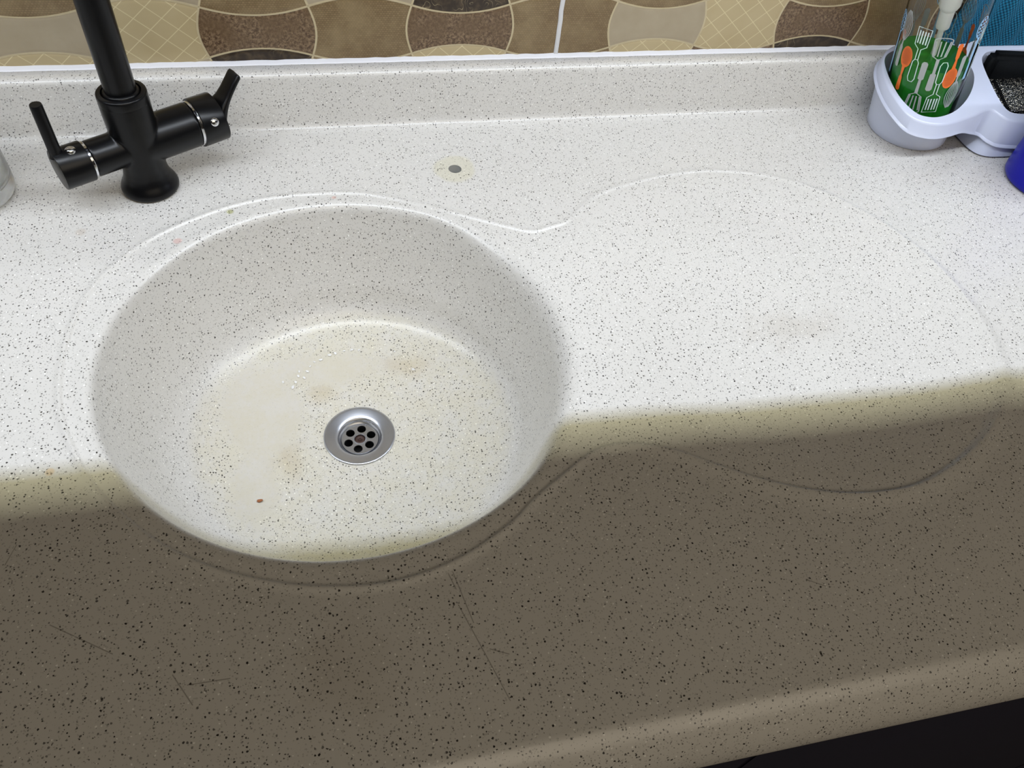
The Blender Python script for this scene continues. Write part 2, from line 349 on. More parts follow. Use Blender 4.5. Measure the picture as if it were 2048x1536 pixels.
# ------------------------------------------------------------------ wall with patterned tiles
def tile_mats():
    out = []
    t = NT('tile_woven_brown'); p = t.pos()
    w = t.n('ShaderNodeTexBrick'); mp = t.n('ShaderNodeMapping'); t.L.new(p, mp.inputs[0]); mp.inputs['Rotation'].default_value = (PI / 2, 0, 0)
    t.L.new(mp.outputs[0], w.inputs[0]); w.inputs['Scale'].default_value = 150; w.inputs['Color1'].default_value = (*rgb(126, 106, 76)[:3], 1); w.inputs['Color2'].default_value = (*rgb(113, 93, 65)[:3], 1)
    w.inputs['Mortar'].default_value = rgb(92, 76, 50); w.inputs['Mortar Size'].default_value = 0.05; w.inputs['Mortar Smooth'].default_value = 0.8; w.inputs['Brick Width'].default_value = 0.42; w.inputs['Row Height'].default_value = 0.30
    c = t.mix(t.ramp(t.noise(35, 4), 0.35, 0.75, 0, 0.45), w.outputs[0], rgb(148, 131, 98)); t.set(Base_Color=c, Roughness=0.3); out.append(t.m)
    t = NT('tile_brown_marble'); n = t.noise(330, 8, 0.8); n2 = t.noise(45, 4)
    c = t.mix(t.ramp(n, 0.40, 0.62), rgb(65, 46, 31), rgb(135, 113, 87)); c = t.mix(t.ramp(n2, 0.42, 0.62, 0, 0.7), c, rgb(96, 76, 54)); t.set(Base_Color=c, Roughness=0.3); out.append(t.m)
    t = NT('tile_cream_lattice'); sp = t.n('ShaderNodeSeparateXYZ'); t.L.new(t.pos(), sp.inputs[0])
    def lines(k):
        v = t.math('ADD', t.math('MULTIPLY', sp.outputs[0], 40.0), t.math('MULTIPLY', sp.outputs[2], 40.0 * k)); v = t.math('FRACT', v)
        return t.ramp(t.math('ABSOLUTE', t.math('SUBTRACT', v, 0.5)), 0.03, 0.012)
    l = t.math('MAXIMUM', lines(1.15), lines(-1.15)); base = t.mix(t.noise(30, 3), rgb(163, 146, 109), rgb(176, 161, 126))
    t.set(Base_Color=t.mix(t.math('MULTIPLY', l, 0.7), base, rgb(207, 194, 155)), Roughness=0.25); out.append(t.m)
    t = NT('tile_taupe'); t.set(Base_Color=t.mix(t.noise(60, 4), rgb(146, 133, 109), rgb(163, 151, 128)), Roughness=0.28); out.append(t.m)
    t = NT('tile_dark_scribble'); sc = t.noise(70, 1.5, 0.4)
    sq = t.math('ABSOLUTE', t.math('SUBTRACT', t.math('FRACT', t.math('MULTIPLY', sc, 9.0)), 0.5))
    dd, _ = t.voro(26)
    ln = t.math('MULTIPLY', t.ramp(sq, 0.045, 0.01), t.ramp(dd, 0.45, 0.25))
    c = t.mix(t.ramp(t.noise(120, 5), 0.4, 0.7), rgb(43, 33, 24), rgb(72, 59, 43)); t.set(Base_Color=t.mix(t.math('MULTIPLY', ln, 0.8), c, rgb(181, 166, 130)), Roughness=0.28); out.append(t.m)
    t = NT('tile_raised_outline'); t.set(Base_Color=t.mix(t.noise(80, 3), rgb(170, 155, 122), rgb(191, 178, 146)), Roughness=0.25); out.append(t.m)
    return out
TM = tile_mats()
WV, BR, CR, TA, DK, LN = range(6)
def build_wall():
    V = []; F = []; MI = []
    YW = 0.7755
    spec = {}
    left = {(-2, 0): TA, (-1, 0): BR, (0, 0): WV, (1, 0): BR, (2, 0): WV, (-2, 1): WV, (-1, 1): WV, (0, 1): TA, (1, 1): DK, (2, 1): WV, (-2, -1): CR, (-1, -1): DK, (0, -1): WV, (1, -1): CR, (2, -1): WV}
    # columns count from the corner at x = -0.0025 on the left tile, from x = 0.2145 on the right one
    leftrow = {-3: TA, -2: CR, -1: BR, 0: WV, 1: BR, 2: WV}
    top = {-3: WV, -2: TA, -1: WV, 0: TA, 1: DK, 2: WV}
    bot = {-3: CR, -2: TA, -1: DK, 0: WV, 1: CR, 2: WV}
    rrow = {0: WV, 1: TA, 2: CR, 3: BR, 4: WV, 5: BR}
    rtop = {0: WV, 1: WV, 2: CR, 3: WV, 4: TA, 5: WV}
    rbot = {0: WV, 1: CR, 2: BR, 3: DK, 4: WV, 5: CR}
    def cells(x0, p, cmin, cmax, xlo, xhi, row, tp, bt, par, z0, tilt):
        rnd = random.Random(3)
        for j in range(-2, 10):
            for i in range(cmin, cmax):
                m = {0: row, 1: tp, -1: bt}.get(j, {}).get(i, rnd.choice([WV, TA, CR, BR, WV, DK]))
                U = np.array([0, .010, .022, .035, .06, .1, .16, .24, .33, .42, .5, .58, .67, .76, .84, .9, .94, .965, .978, .990, 1]); Uv = np.array([0, .02, .04, .06, .09, .13, .18, .25, .33, .42, .5, .58, .67, .75, .82, .87, .91, .94, .96, .98, 1]); n = len(U) - 1; UU, VV = np.meshgrid(U + i, Uv + j)
                u, v = UU.copy(), VV.copy(); s = 1 if par else -1
                for _ in range(25):
                    u = UU + s * 0.055 * np.cos(PI * u) * np.abs(1) * np.sin(PI * v)
                    v = VV - s * 0.19 * np.cos(PI * v) * np.sin(PI * u)
                fu, fv = UU - i, VV - j
                edge = np.minimum(np.minimum(fu, 1 - fu) * 1.0, np.minimum(fv, 1 - fv) * 0.5) * p
                bev = np.exp(-(edge / 0.0020) ** 2) - 1.6 * np.exp(-(edge / 0.0008) ** 2)
                X = x0 + u * p; Z = z0 + v * 0.05 + tilt * (X - x0); Yv = YW + 0.0005 * bev + 0.0002
                X = np.clip(X, xlo, xhi)
                st = len(V); V.extend(zip(X.ravel(), Yv.ravel(), Z.ravel()))
                for a in range(n):
                    for b in range(n):
                        q = st + a * (n + 1) + b
                        xm = [V[q + k][0] for k in (0, 1, n + 1, n + 2)]
                        if max(xm) - min(xm) < 1e-6: continue
                        F.append((q, q + 1, q + n + 2, q + n + 1))
                        ee = min(edge[a, b], edge[a + 1, b + 1], edge[a, b + 1], edge[a + 1, b])
                        MI.append(LN if ee < 0.00045 else m)
    cells(-0.0025, 0.1, -9, 3, -0.85, 0.2527, leftrow, top, bot, 1, 0.0690, 0.002)
    cells(0.2145, 0.0985, 0, 11, 0.2527, 1.25, rrow, rtop, rbot, 1, 0.0715, 0.004)
    o = mesh('wall_back', V, F, TM)
    o.data.polygons.foreach_set('material_index', MI); o.data.update()
    sl = o.modifiers.new('thickness', 'SOLIDIFY'); sl.thickness = 0.012; sl.offset = -1
    tag(o, kind='structure')
    return o
wall = build_wall()
def grout(x, w, nm):
    bm = bmesh.new(); rows = []
    rn = random.Random(5)
    for k in range(60):
        z = 0.055 + k * 0.0095; j = rn.uniform(-0.0004, 0.0004)
        rows.append([(x - w / 2 + j, 0.7760, z), (x - w / 2 + 0.0006 + j, 0.7748, z), (x + w / 2 - 0.0006 + j, 0.7748, z), (x + w / 2 + j, 0.7760, z)])
    ring_loft(bm, rows, closed=False)
    return tag(bobj(nm, bm, GROUT), kind='structure')
grout(0.2527, 0.0052, 'trim_2')
# silicone bead between upstand and tiles
bm = bmesh.new(); rn = random.Random(2); rows = []
for k in range(211):
    x = -0.85 + k * 0.01; h = 0.0612 + 0.0040 * min(max((x + 0.29) / 0.94, -.3), 1.3); j = rn.uniform(-0.0004, 0.0004)
    c = Vector((x, YB + 0.0215, h))
    rows.append([(x, 0.7708 + j * .6, h - 0.0003), (x, 0.7712 + j, h + 0.0006), (x, 0.7728 + j, h + 0.0012), (x, 0.7752, h + 0.0027 + j), (x, 0.7760, h + 0.0029 + j)])
ring_loft(bm, rows, closed=False); tag(bobj('trim_1', bm, SILIC), kind='structure')

# ------------------------------------------------------------------ cabinets and floor
bc = empty('base_cabinet', (0.2, 0.43, -0.87)); tag(bc, 'dark navy base cabinet under the front edge of the worktop', 'cabinet')
bm = bmesh.new(); box(bm, -0.83, 1.23, 0.145, 0.745, -0.77, -0.175); box(bm, -0.83, 1.23, 0.145, 0.165, -0.175, -0.032); box(bm, -0.83, 1.23, 0.17, 0.745, -0.87, -0.765)
bobj('cabinet_body', bm, NAVY, bc, smooth=False)
for x0, x1 in ((-0.83, -0.3363), (-0.3337, 0.2637), (0.2663, 0.8637), (0.8663, 1.23)):
    bm = bmesh.new(); box(bm, x0, x1, 0.0985, 0.144, -0.77, -0.0475, 0.0015); bobj('door', bm, NAVY, bc, smooth=False)
bm = bmesh.new(); box(bm, -3, 3.2, -2.6, 0.80, -0.90, -0.87); tag(bobj('floor', bm, FLOORM, smooth=False), kind='structure')

wc = empty('wall_cabinet', (0.2, 0.62, 0.56)); tag(wc, 'wall cabinet with a light rail hanging over the back of the worktop', 'wall cabinet')
def skewbox(nm, x0, x1, y0, y1, z0, z1, mat, par):
    bm = bmesh.new(); box(bm, x0, x1, y0, y1, z0, z1)
    for v in bm.verts:
        if v.co.y < 0.7: v.co.y += math.tan(SKEW) * v.co.x
    return bobj(nm, bm, mat, par, smooth=False)
skewbox('cabinet_body', -0.98, 1.38, 0.446, 0.774, 0.562, 1.20, NAVY, wc)
skewbox('light_rail', -0.98, 1.38, 0.436, 0.4435, 0.50, 0.5615, NAVY, wc)

# ------------------------------------------------------------------ drain
def poly_holes(bm, outer, holes, z):
    es = []
    for lp in [outer] + holes:
        vs = [bm.verts.new((x, y, z)) for x, y in lp]
        es += [bm.edges.new((vs[i], vs[(i + 1) % len(vs)])) for i in range(len(vs))]
    bmesh.ops.triangle_fill(bm, use_beauty=True, use_dissolve=False, edges=es)
def circ(cx, cy, r, n): return [(cx + r * math.cos(2 * PI * i / n), cy + r * math.sin(2 * PI * i / n)) for i in range(n)]
zd = -0.1290
dr = empty('sink_drain', (DCX, DCY, zd - 0.001)); tag(dr, 'round steel drain with six holes in the floor of the sink bowl', 'drain')
bm = bmesh.new()
lathe(bm, [(0.0336, -0.0012), (0.0336, 0.0002), (0.0330, 0.0006), (0.0310, 0.0004), (0.0240, -0.0010), (0.0218, -0.0016), (0.0207, -0.0024), (0.0200, -0.0042), (0.0192, -0.0058), (0.0180, -0.0064), (0.0176, -0.0070), (0.0176, -0.020)], (DCX, DCY, zd), n=96)
bobj('flange', bm, STEEL, dr)
bm = bmesh.new(); zs = zd - 0.0062
holes = [circ(DCX + 0.0115 * math.cos(math.radians(a)), DCY + 0.0115 * math.sin(math.radians(a)), 0.0042, 28) for a in (17, 77, 137, 197, 257, 317)] + [circ(DCX, DCY, 0.0050, 28)]
poly_holes(bm, circ(DCX, DCY, 0.0174, 72), holes, zs)
r = bmesh.ops.extrude_face_region(bm, geom=bm.faces[:]); [setattr(v.co, 'z', v.co.z - 0.0022) for v in r['geom'] if isinstance(v, bmesh.types.BMVert)]
lathe(bm, [(0.0166, 0.0), (0.0169, 0.0006), (0.0174, 0.0006), (0.0176, 0.0)], (DCX, DCY, zs), n=72)
lathe(bm, [(0.0050, 0.0), (0.0053, 0.0006), (0.0058, 0.0006), (0.0062, 0.0)], (DCX, DCY, zs), n=40)
bobj('strainer', bm, STEEL, dr, autos=0.6)
bm = bmesh.new(); lathe(bm, [(0.0050, -0.0030), (0.0049, -0.0012), (0.0040, -0.0006), (0.0014, -0.0010), (0.0012, -0.0022), (0.0001, -0.0022)], (DCX, DCY, zs), n=36)
tag(bobj('screw', bm, RUST, dr), 'rusty brown screw')
bm = bmesh.new(); lathe(bm, [(0.0175, -0.011), (0.0170, -0.030), (0.0165, -0.043), (0.0001, -0.043)], (DCX, DCY, zd), n=48)
bobj('waste_pipe', bm, DARK, dr)

# ------------------------------------------------------------------ tap
TX, TY = -0.1662, 0.6668
tp = empty('kitchen_tap', (TX, TY, 0)); tag(tp, 'matt black kitchen tap with two side handles and a tall spout behind the sink bowl', 'tap')
AX = Vector((math.cos(math.radians(30)), math.sin(math.radians(30)), 0)); AZ = 0.049
bm = bmesh.new()
bp = [(0.0001, 0.0004), (0.0245, 0.0004), (0.0254, 0.0010), (0.0262, 0.0030), (0.0260, 0.0060), (0.0244, 0.0095), (0.0219, 0.0140), (0.0202, 0.0190), (0.0194, 0.0250), (0.0194, 0.034), (0.0200, 0.048), (0.0207, 0.065), (0.0210, 0.082), (0.0210, 0.095), (0.0001, 0.095)]
lathe(bm, bp, (TX, TY, 0), n=72)
for sgn, r, L in ((-1, 0.0162, 0.0435), (1, 0.0207, 0.0535)):      # the two side arms grow out of the body in one casting
    lathe(bm, [(0.0001, 0.002), (r, 0.002), (r, L), (0.0001, L)], (TX, TY, AZ), AX * sgn, 56)
body = bobj('tap_body', bm, BLACK, tp)
md = body.modifiers.new('cast', 'REMESH'); md.mode = 'VOXEL'; md.voxel_size = 0.0008; md.use_smooth_shade = True
md = body.modifiers.new('soften', 'SMOOTH'); md.factor = 0.5; md.iterations = 26
bm = bmesh.new()
lathe(bm, [(0.0204, 0.0890), (0.0209, 0.0905), (0.0209, 0.0985), (0.0206, 0.1003), (0.0198, 0.1010), (0.0166, 0.1010), (0.0163, 0.1000), (0.0163, 0.0960), (0.0001, 0.0960)], (TX, TY, 0), n=72)
bobj('collar', bm, BLACK, tp, autos=0.9)
for s, r, L in ((-1, 0.0163, 0.0435), (1, 0.0208, 0.0535)):
    bm = bmesh.new(); lathe(bm, [(r - 0.002, L - 0.0002), (r, L), (r + 0.0003, L + 0.0004), (r + 0.0003, L + 0.0026), (r - 0.002, L + 0.0028)], (TX, TY, AZ), AX * s, 56)
    tag(bobj('ring', bm, CHROME, tp, autos=0.5), 'thin chrome ring')
# spout
bm = bmesh.new(); sp = [(0.0150, 0.0945), (0.0150, 0.1012), (0.0140, 0.1020), (0.0131, 0.1022)]
lathe(bm, sp + [(0.0131, 0.2)], (TX, TY, 0), n=56)
pts = [Vector((TX, TY, 0.2 + k * 0.02)) for k in range(0, 7)]
for k in range(1, 22):
    a = PI * k / 22; pts.append(Vector((TX, TY - 0.075 * (1 - math.cos(a)), 0.32 + 0.075 * math.sin(a))))
pts.append(Vector((TX, TY - 0.15, 0.30))); rings = []
for k, p in enumerate(pts):
    t = (pts[min(k + 1, len(pts) - 1)] - pts[max(k - 1, 0)]).normalized(); u = Vector((1, 0, 0)); w = t.cross(u)
    rings.append([p + u * 0.0131 * math.cos(2 * PI * i / 40) + w * 0.0131 * math.sin(2 * PI * i / 40) for i in range(40)])
ring_loft(bm, rings, cap1=True)
spout = bobj('spout', bm, BLACK, tp, autos=0.9)
# left handle: plain cap with a thin upright rod
def cap(sgn, r, a, b, cut=0.0, nm='handle'):
    bm = bmesh.new(); A = AX * sgn; u = Vector((0, 0, 1)); w = A.cross(u); n = 64; o = Vector((TX, TY, AZ)); rings = []
    for rr, t in ((r - 0.003, a), (r - 0.0005, a + 0.0001), (r, a + 0.0006), (r, b - 0.001), (r - 0.0004, b - 0.0002), (r - 0.0012, b), (0.0001, b)):
        rg = []
        for i in range(n):
            th = 2 * PI * i / n; v = rr * math.sin(th); h = rr * math.cos(th)
            tt = t - cut * (h / r + 1) * 0.5 if t > (a + b) / 2 else t
            rg.append(o + A * tt + u * h + w * v)
        rings.append(rg)
    ring_loft(bm, rings)
    return bm
hL = bobj('handle', cap(-1, 0.0178, 0.0457, 0.0715), BLACK, tp, autos=0.5)
rb = Vector((TX, TY, AZ)) - AX * 0.0675
bm = bmesh.new(); lathe(bm, [(0.0062, -0.002), (0.0056, 0.0), (0.0052, 0.002), (0.0050, 0.046), (0.0046, 0.0472), (0.0001, 0.0474)], (rb.x, rb.y, AZ + 0.0150), n=32)
bobj('lever', bm, BLACK, hL, autos=0.6)
bm = bmesh.new(); q = Vector((TX, TY, AZ)) - AX * 0.0565 + Vector((-AX.y * -0.004, AX.x * -0.004, 0.0165)); lathe(bm, [(0.0046, -0.001), (0.0045, 0.0009), (0.0038, 0.0020), (0.0022, 0.0028), (0.0001, 0.0031)], q, n=28)
tag(bobj('cover_cap', bm, CHROME, hL), 'small domed chrome cap')
# right handle: slanted cap with a flat rising blade
hR = bobj('handle', cap(1, 0.0226, 0.0557, 0.0815, 0.004), BLACK, tp, autos=0.5)
bm = bmesh.new(); U = Vector((0, 0, 1)); Wv = AX.cross(U); o = Vector((TX, TY, AZ)); rings = []
for s, (d, z, w, th) in enumerate(((0.0765, -0.006, 0.0150, 0.0080), (0.0795, 0.004, 0.0140, 0.0085), (0.0835, 0.0105, 0.0120, 0.0075), (0.0880, 0.0155, 0.0100, 0.0056), (0.0930, 0.0215, 0.0092, 0.0048), (0.0990, 0.0290, 0.0090, 0.0046), (0.1035, 0.0345, 0.0090, 0.0046), (0.1046, 0.0360, 0.0080, 0.0036))):
    tdir = Vector((0.35, 1.0)).normalized() if s < 2 else Vector((0.62, 0.78)); nrm = AX * tdir.y - U * tdir.x
    rg = []
    for i in range(24):
        a = 2 * PI * i / 24; cx, sy = math.cos(a), math.sin(a)
        rg.append(o + AX * d + U * z + Wv * (w * math.copysign(abs(cx) ** 0.45, cx)) + nrm * (th * math.copysign(abs(sy) ** 0.6, sy) * 0.6))
    rings.append(rg)
ring_loft(bm, rings, cap0=True, cap1=True); bobj('lever', bm, BLACK, hR, autos=0.9)
dv = (Vector((0, -1, 0.35)) - AX * Vector((0, -1, 0.35)).dot(AX)).normalized(); q = o + AX * 0.067 + dv * 0.0218
bm = bmesh.new(); lathe(bm, [(0.0042, -0.001), (0.0041, 0.0007), (0.0034, 0.0016), (0.0018, 0.0022), (0.0001, 0.0024)], q, dv, 28)
tag(bobj('cover_cap', bm, CHROME, hR), 'small domed chrome cap')

# ------------------------------------------------------------------ sponge caddy
def rimz(y): return 0.05 + 0.3 * (y - 0.65)
cy = empty('sink_caddy', (0.70, 0.70, 0)); tag(cy, 'pale blue-white plastic caddy holding a soap bottle and scourer in the right back corner', 'sink caddy')
top = [(0.6200, 0.7116), (0.6200, 0.6900), (0.6245, 0.6710), (0.6341, 0.6525), (0.6563, 0.6440), (0.6800, 0.6452), (0.7120, 0.6535), (0.7300, 0.6595), (0.7400, 0.6590), (0.7485, 0.6500), (0.7600, 0.6440), (0.7900, 0.6410), (0.8300, 0.6410), (0.8520, 0.6480), (0.8620, 0.6700),
       (0.8640, 0.7000), (0.8600, 0.7320), (0.8450, 0.7480), (0.8100, 0.7500), (0.7700, 0.7500), (0.7500, 0.7500), (0.7200, 0.7520), (0.6900, 0.7580), (0.6600, 0.7560), (0.6390, 0.7470), (0.6260, 0.7320)]
def off(poly, d):
    P = np.array(poly); t = np.roll(P, -1, 0) - np.roll(P, 1, 0); t /= np.linalg.norm(t, axis=1)[:, None]; n = np.stack([t[:, 1], -t[:, 0]], 1); return P + n * d
T = catmull(top, 6)
op1 = catmull([(0.6262, 0.725), (0.6248, 0.701), (0.6285, 0.6786), (0.6384, 0.6610), (0.6500, 0.6545), (0.6667, 0.6535), (0.6894, 0.6602), (0.7119, 0.6755), (0.7300, 0.6960), (0.7370, 0.7150), (0.7300, 0.7360), (0.7100, 0.7475), (0.6800, 0.7510), (0.6500, 0.7460), (0.6330, 0.7380)], 6)
op2 = catmull([(0.7550, 0.7250), (0.7530, 0.7000), (0.7540, 0.6706), (0.7600, 0.6565), (0.7769, 0.6526), (0.8100, 0.6520), (0.8400, 0.6560), (0.8520, 0.6700), (0.8540, 0.7000), (0.8500, 0.7300), (0.8380, 0.7400), (0.8100, 0.7420), (0.7750, 0.7410), (0.7620, 0.7360)], 6)
def zr(P, dz): return [(x, y, rimz(y) + dz) for x, y in P]
bm = bmesh.new()
es = []; loops = []
for lp in (T, op1, op2):
    vs = [bm.verts.new(p) for p in zr(off(lp, -0.0022) if lp is T else lp, 0)]; loops.append(vs)
    es += [bm.edges.new((vs[i], vs[(i + 1) % len(vs)])) for i in range(len(vs))]
bmesh.ops.triangle_fill(bm, use_beauty=True, use_dissolve=False, edges=es)
def strip(a, b):
    n = len(a)
    for i in range(n): bm.faces.new((a[i], a[(i + 1) % n], b[(i + 1) % n], b[i]))
def down(vs, P): nv = [bm.verts.new(p) for p in P]; strip(vs, nv); return nv
v = loops[0]
v = down(v, zr(off(T, -0.0008), -0.0006)); v = down(v, zr(off(T, 0.0005), -0.0022))
def lipz(P, dz): return [(x, y, max(rimz(y) - 0.0145 - 0.0165 * float(sstep(np.array(x), 0.695, 0.745)), 0.012) + dz) for x, y in P]
v = down(v, lipz(off(T, 0.0014), 0.0018)); v = down(v, lipz(off(T, 0.0032), 0.0004)); v = down(v, lipz(off(T, 0.0036), -0.0006)); v = down(v, lipz(off(T, 0.0030), -0.0014)); v = down(v, lipz(off(T, 0.0015), -0.0010)); v = down(v, lipz(off(T, -0.0012), 0.004))
def taper(lp, cx, cyy, base, z0, z1, inward, zlev=None):
    """walls of a cup from its opening down to a base outline"""
    out = []
    P = np.array(lp); n = len(P)
    ang = np.arctan2(P[:, 1] - cyy, P[:, 0] - cx)
    Q = np.array([base(a) for a in ang])
    for k in range(1, 9):
        t = k / 8; out.append([(P[i, 0] * (1 - t) + Q[i, 0] * t, P[i, 1] * (1 - t) + Q[i, 1] * t, (rimz(P[i, 1]) - 0.002) * (1 - t) + z1 * t) for i in range(n)])
    return out
def rbase(cx, cyy, r): return lambda a: (cx + r * math.cos(a), cyy + r * math.sin(a))
def sbase(cx, cyy, hx, hy):
    def f(a):
        c, s = math.cos(a), math.sin(a); k = (abs(c / hx) ** 5 + abs(s / hy) ** 5) ** (-1 / 5); return (cx + c * k, cyy + s * k)
    return f
def cup(lp, cx, cyy, fb, fbo):
    v0 = loops[1] if lp is op1 else loops[2]
    v = v0
    for r_ in taper(lp, cx, cyy, fb, 0, 0.0035, 0): v = down(v, r_)
    vf = bm.verts.new((cx, cyy, 0.0035)); n = len(v)
    for i in range(n): bm.faces.new((v[i], v[(i + 1) % n], vf))
    o2 = off(lp, 0.0030) if lp is T else np.array(lp) + (np.array(lp) - np.array([cx, cyy])) * 0.045
    P = [(x, y, rimz(y) - 0.006) for x, y in o2]; v = [bm.verts.new(p) for p in P]
    for r_ in taper(o2, cx, cyy, fbo, 0, 0.0025, 0): v = down(v, r_)
    P = np.array([tuple(x.co)[:2] for x in v]); c = np.array([cx, cyy]); v = down(v, [(x, y, 0.0003) for x, y in c + (P - c) * 0.955])
    vf = bm.verts.new((cx, cyy, 0.0003))
    for i in range(n): bm.faces.new((v[(i + 1) % n], v[i], vf))
cup(op1, 0.6800, 0.7080, rbase(0.6813, 0.7065, 0.0448), rbase(0.6813, 0.7065, 0.0466))
cup(op2, 0.8000, 0.6970, sbase(0.7930, 0.6935, 0.0530, 0.0500), sbase(0.7930, 0.6935, 0.0560, 0.0530))
bobj('caddy_body', bm, PLASTIC, cy, autos=0.7)

# ------------------------------------------------------------------ soap bottle standing (leaning) in the caddy
def glass(name, col, rough=0.02, ior=1.45):
    t = NT(name); t.set(Base_Color=t.mix(t.noise(20, 2), col, tuple(min(1, c * 1.02) for c in col[:3]) + (1,)), Roughness=rough, Transmission_Weight=1.0, IOR=ior); return t.m
GLASS = glass('clear_plastic', (0.97, 0.98, 0.98, 1), 0.03, 1.12)
JARG = glass('frosted_clear_plastic', (0.93, 0.94, 0.93, 1), 0.22, 1.2)
t = NT('green_washing_up_liquid'); t.set(Base_Color=t.mix(t.noise(12, 2), (0.02, 0.36, 0.02, 1), (0.03, 0.46, 0.03, 1)), Roughness=0.05, Transmission_Weight=0.55, IOR=1.33); SOAP = t.m
WPL = simple('white_pump_plastic', (0.90, 0.93, 0.88, 1), 0.35)
ORANGE = simple('orange_print', rgb(232, 112, 40), 0.4); GREYP = simple('grey_print', rgb(168, 172, 172), 0.4); WHITEP = simple('white_print', rgb(206, 224, 222), 0.4); BLUEP = simple('pale_blue_print', rgb(150, 195, 230), 0.4)
BO = Vector((0.6822, 0.7050, 0.0135)); BAX = Vector((-0.237, -0.012, 1)).normalized()
u0 = Vector((-0.681, -0.707, 0)); u0 = (u0 - BAX * u0.dot(BAX)).normalized(); w0 = BAX.cross(u0)   # u0 looks towards the sink
BR_ = 0.0405
def bot_pt(ang, v, r=BR_): return BO + BAX * v + u0 * (r * math.cos(ang)) + w0 * (r * math.sin(ang))
bt = empty('soap_bottle', tuple(BO)); tag(bt, 'clear pump bottle printed with kitchen utensils and half full of green washing-up liquid', 'soap bottle')
bm = bmesh.new()
def blathe(bm, prof, n=72): ring_loft(bm, [[bot_pt(2 * PI * i / n, h, r) for i in range(n)] for r, h in prof])
blathe(bm, [(0.0001, 0.0), (0.036, 0.0), (0.040, 0.0012), (BR_, 0.005), (BR_, 0.185), (0.040, 0.192), (0.030, 0.199), (0.017, 0.203), (0.0155, 0.206), (0.0155, 0.216), (0.0145, 0.216), (0.0145, 0.206), (0.016, 0.202), (0.029, 0.198), (0.039, 0.191), (BR_ - 0.0011, 0.184), (BR_ - 0.0011, 0.007), (0.038, 0.004), (0.0001, 0.004)])
bobj('bottle_shell', bm, GLASS, bt)
bm = bmesh.new(); rl = BR_ - 0.0013; LZ = 0.096; n = 72; rows = [[bot_pt(2 * PI * i / n, 0.0045, 0.0001) for i in range(n)], [bot_pt(2 * PI * i / n, 0.0045, rl - 0.004) for i in range(n)], [bot_pt(2 * PI * i / n, 0.008, rl) for i in range(n)]]
for k in range(0, 2):
    rg = []
    for i in range(n):
        p = bot_pt(2 * PI * i / n, 0, rl); tt = (LZ - p.z) / BAX.z; tt2 = tt if k else tt * 0.5; rg.append(p + BAX * tt2)
    rows.append(rg)
cL = BO + BAX * ((LZ - BO.z) / BAX.z); rows.append([cL + (p - cL) * 0.001 for p in rows[-1]])
ring_loft(bm, rows); bobj('liquid', bm, SOAP, bt, autos=0.8)
bm = bmesh.new(); blathe(bm, [(0.0030, 0.010), (0.0030, 0.116), (0.0066, 0.1165), (0.0070, 0.118), (0.0074, 0.136), (0.0090, 0.138), (0.0108, 0.142), (0.0108, 0.200), (0.0108, 0.215), (0.0165, 0.216), (0.0170, 0.230), (0.0150, 0.236), (0.006, 0.237), (0.006, 0.262), (0.013, 0.263), (0.013, 0.272), (0.0001, 0.273)], 40)
pump = bobj('pump', bm, WPL, bt, autos=0.6)
# printed utensils, drawn as thin raised ink on the outside of the bottle
class Ink:
    def __init__(s): s.bm = bmesh.new()
    def quad(s, P, mat):
        vs = [s.bm.verts.new(bot_pt((s.cu + (a - s.cu) * 1.28) / BR_, v + 0.008, BR_ + 0.00015)) for a, v in P]; f = s.bm.faces.new(vs); f.material_index = mat
    def stroke(s, P, w, mat):
        P = [Vector(p) for p in P]; N = len(P); L = []; Rr = []
        for i in range(N):
            t = (P[min(i + 1, N - 1)] - P[max(i - 1, 0)]).normalized(); nn = Vector((-t.y, t.x)); ww = (w[i] if isinstance(w, (list, tuple)) else w) / 2
            L.append(P[i] + nn * ww); Rr.append(P[i] - nn * ww)
        for i in range(N - 1): s.quad([L[i], L[i + 1], Rr[i + 1], Rr[i]], mat)
    def loop(s, P, w, mat): s.stroke(list(P) + [P[0], P[1]], w, mat)
    def ell(s, cx, cyy, rx, ry, mat):
        k = 16
        for i in range(k):
            a, b = -0.9985 * math.cos(PI * i / k), -0.9985 * math.cos(PI * (i + 1) / k); A = rx * math.sqrt(max(0, 1 - a * a)); B = rx * math.sqrt(max(0, 1 - b * b))
            s.quad([(cx - A, cyy + a * ry), (cx - B, cyy + b * ry), (cx + B, cyy + b * ry), (cx + A, cyy + a * ry)], mat) if A + B > 1e-6 and A > 1e-6 and B > 1e-6 else None
ink = Ink()
def el_pts(cx, cyy, rx, ry, n=20, a0=0, a1=2 * PI): return [(cx + rx * math.cos(a0 + (a1 - a0) * i / n), cyy + ry * math.sin(a0 + (a1 - a0) * i / n)) for i in range(n + 1)]
OR, GY, WH, BLu = 0, 1, 2, 3
def spoon(u, vb, s, mat=OR, outline=False):
    # s=+1 bowl up
    if outline: ink.loop(el_pts(u, vb, 0.0055, 0.0105, 24), 0.0007, mat)
    else: ink.ell(u, vb, 0.0057, 0.0120, mat)
    ink.stroke([(u, vb - s * 0.0115), (u, vb - s * 0.022), (u, vb - s * 0.024), (u, vb - s * 0.038), (u, vb - s * 0.040)], [0.0032, 0.0016, 0.0030, 0.0042, 0.0018], mat)
def whisk(u, vb, s, mat=GY):
    for k in (-1, -0.66, -0.33, 0.0, 0.33, 0.66, 1):
        ink.stroke([(u + k * 0.0058 * math.sin(PI * min(1, 0.08 + i / 12 * 0.84)), vb + s * (0.016 - 0.032 * i / 12)) for i in range(13)], 0.0006, mat)
    ink.stroke([(u, vb - s * 0.014), (u, vb - s * 0.022), (u, vb - s * 0.023), (u, vb - s * 0.045), (u, vb - s * 0.047)], [0.0014, 0.0018, 0.0036, 0.0042, 0.002], mat)
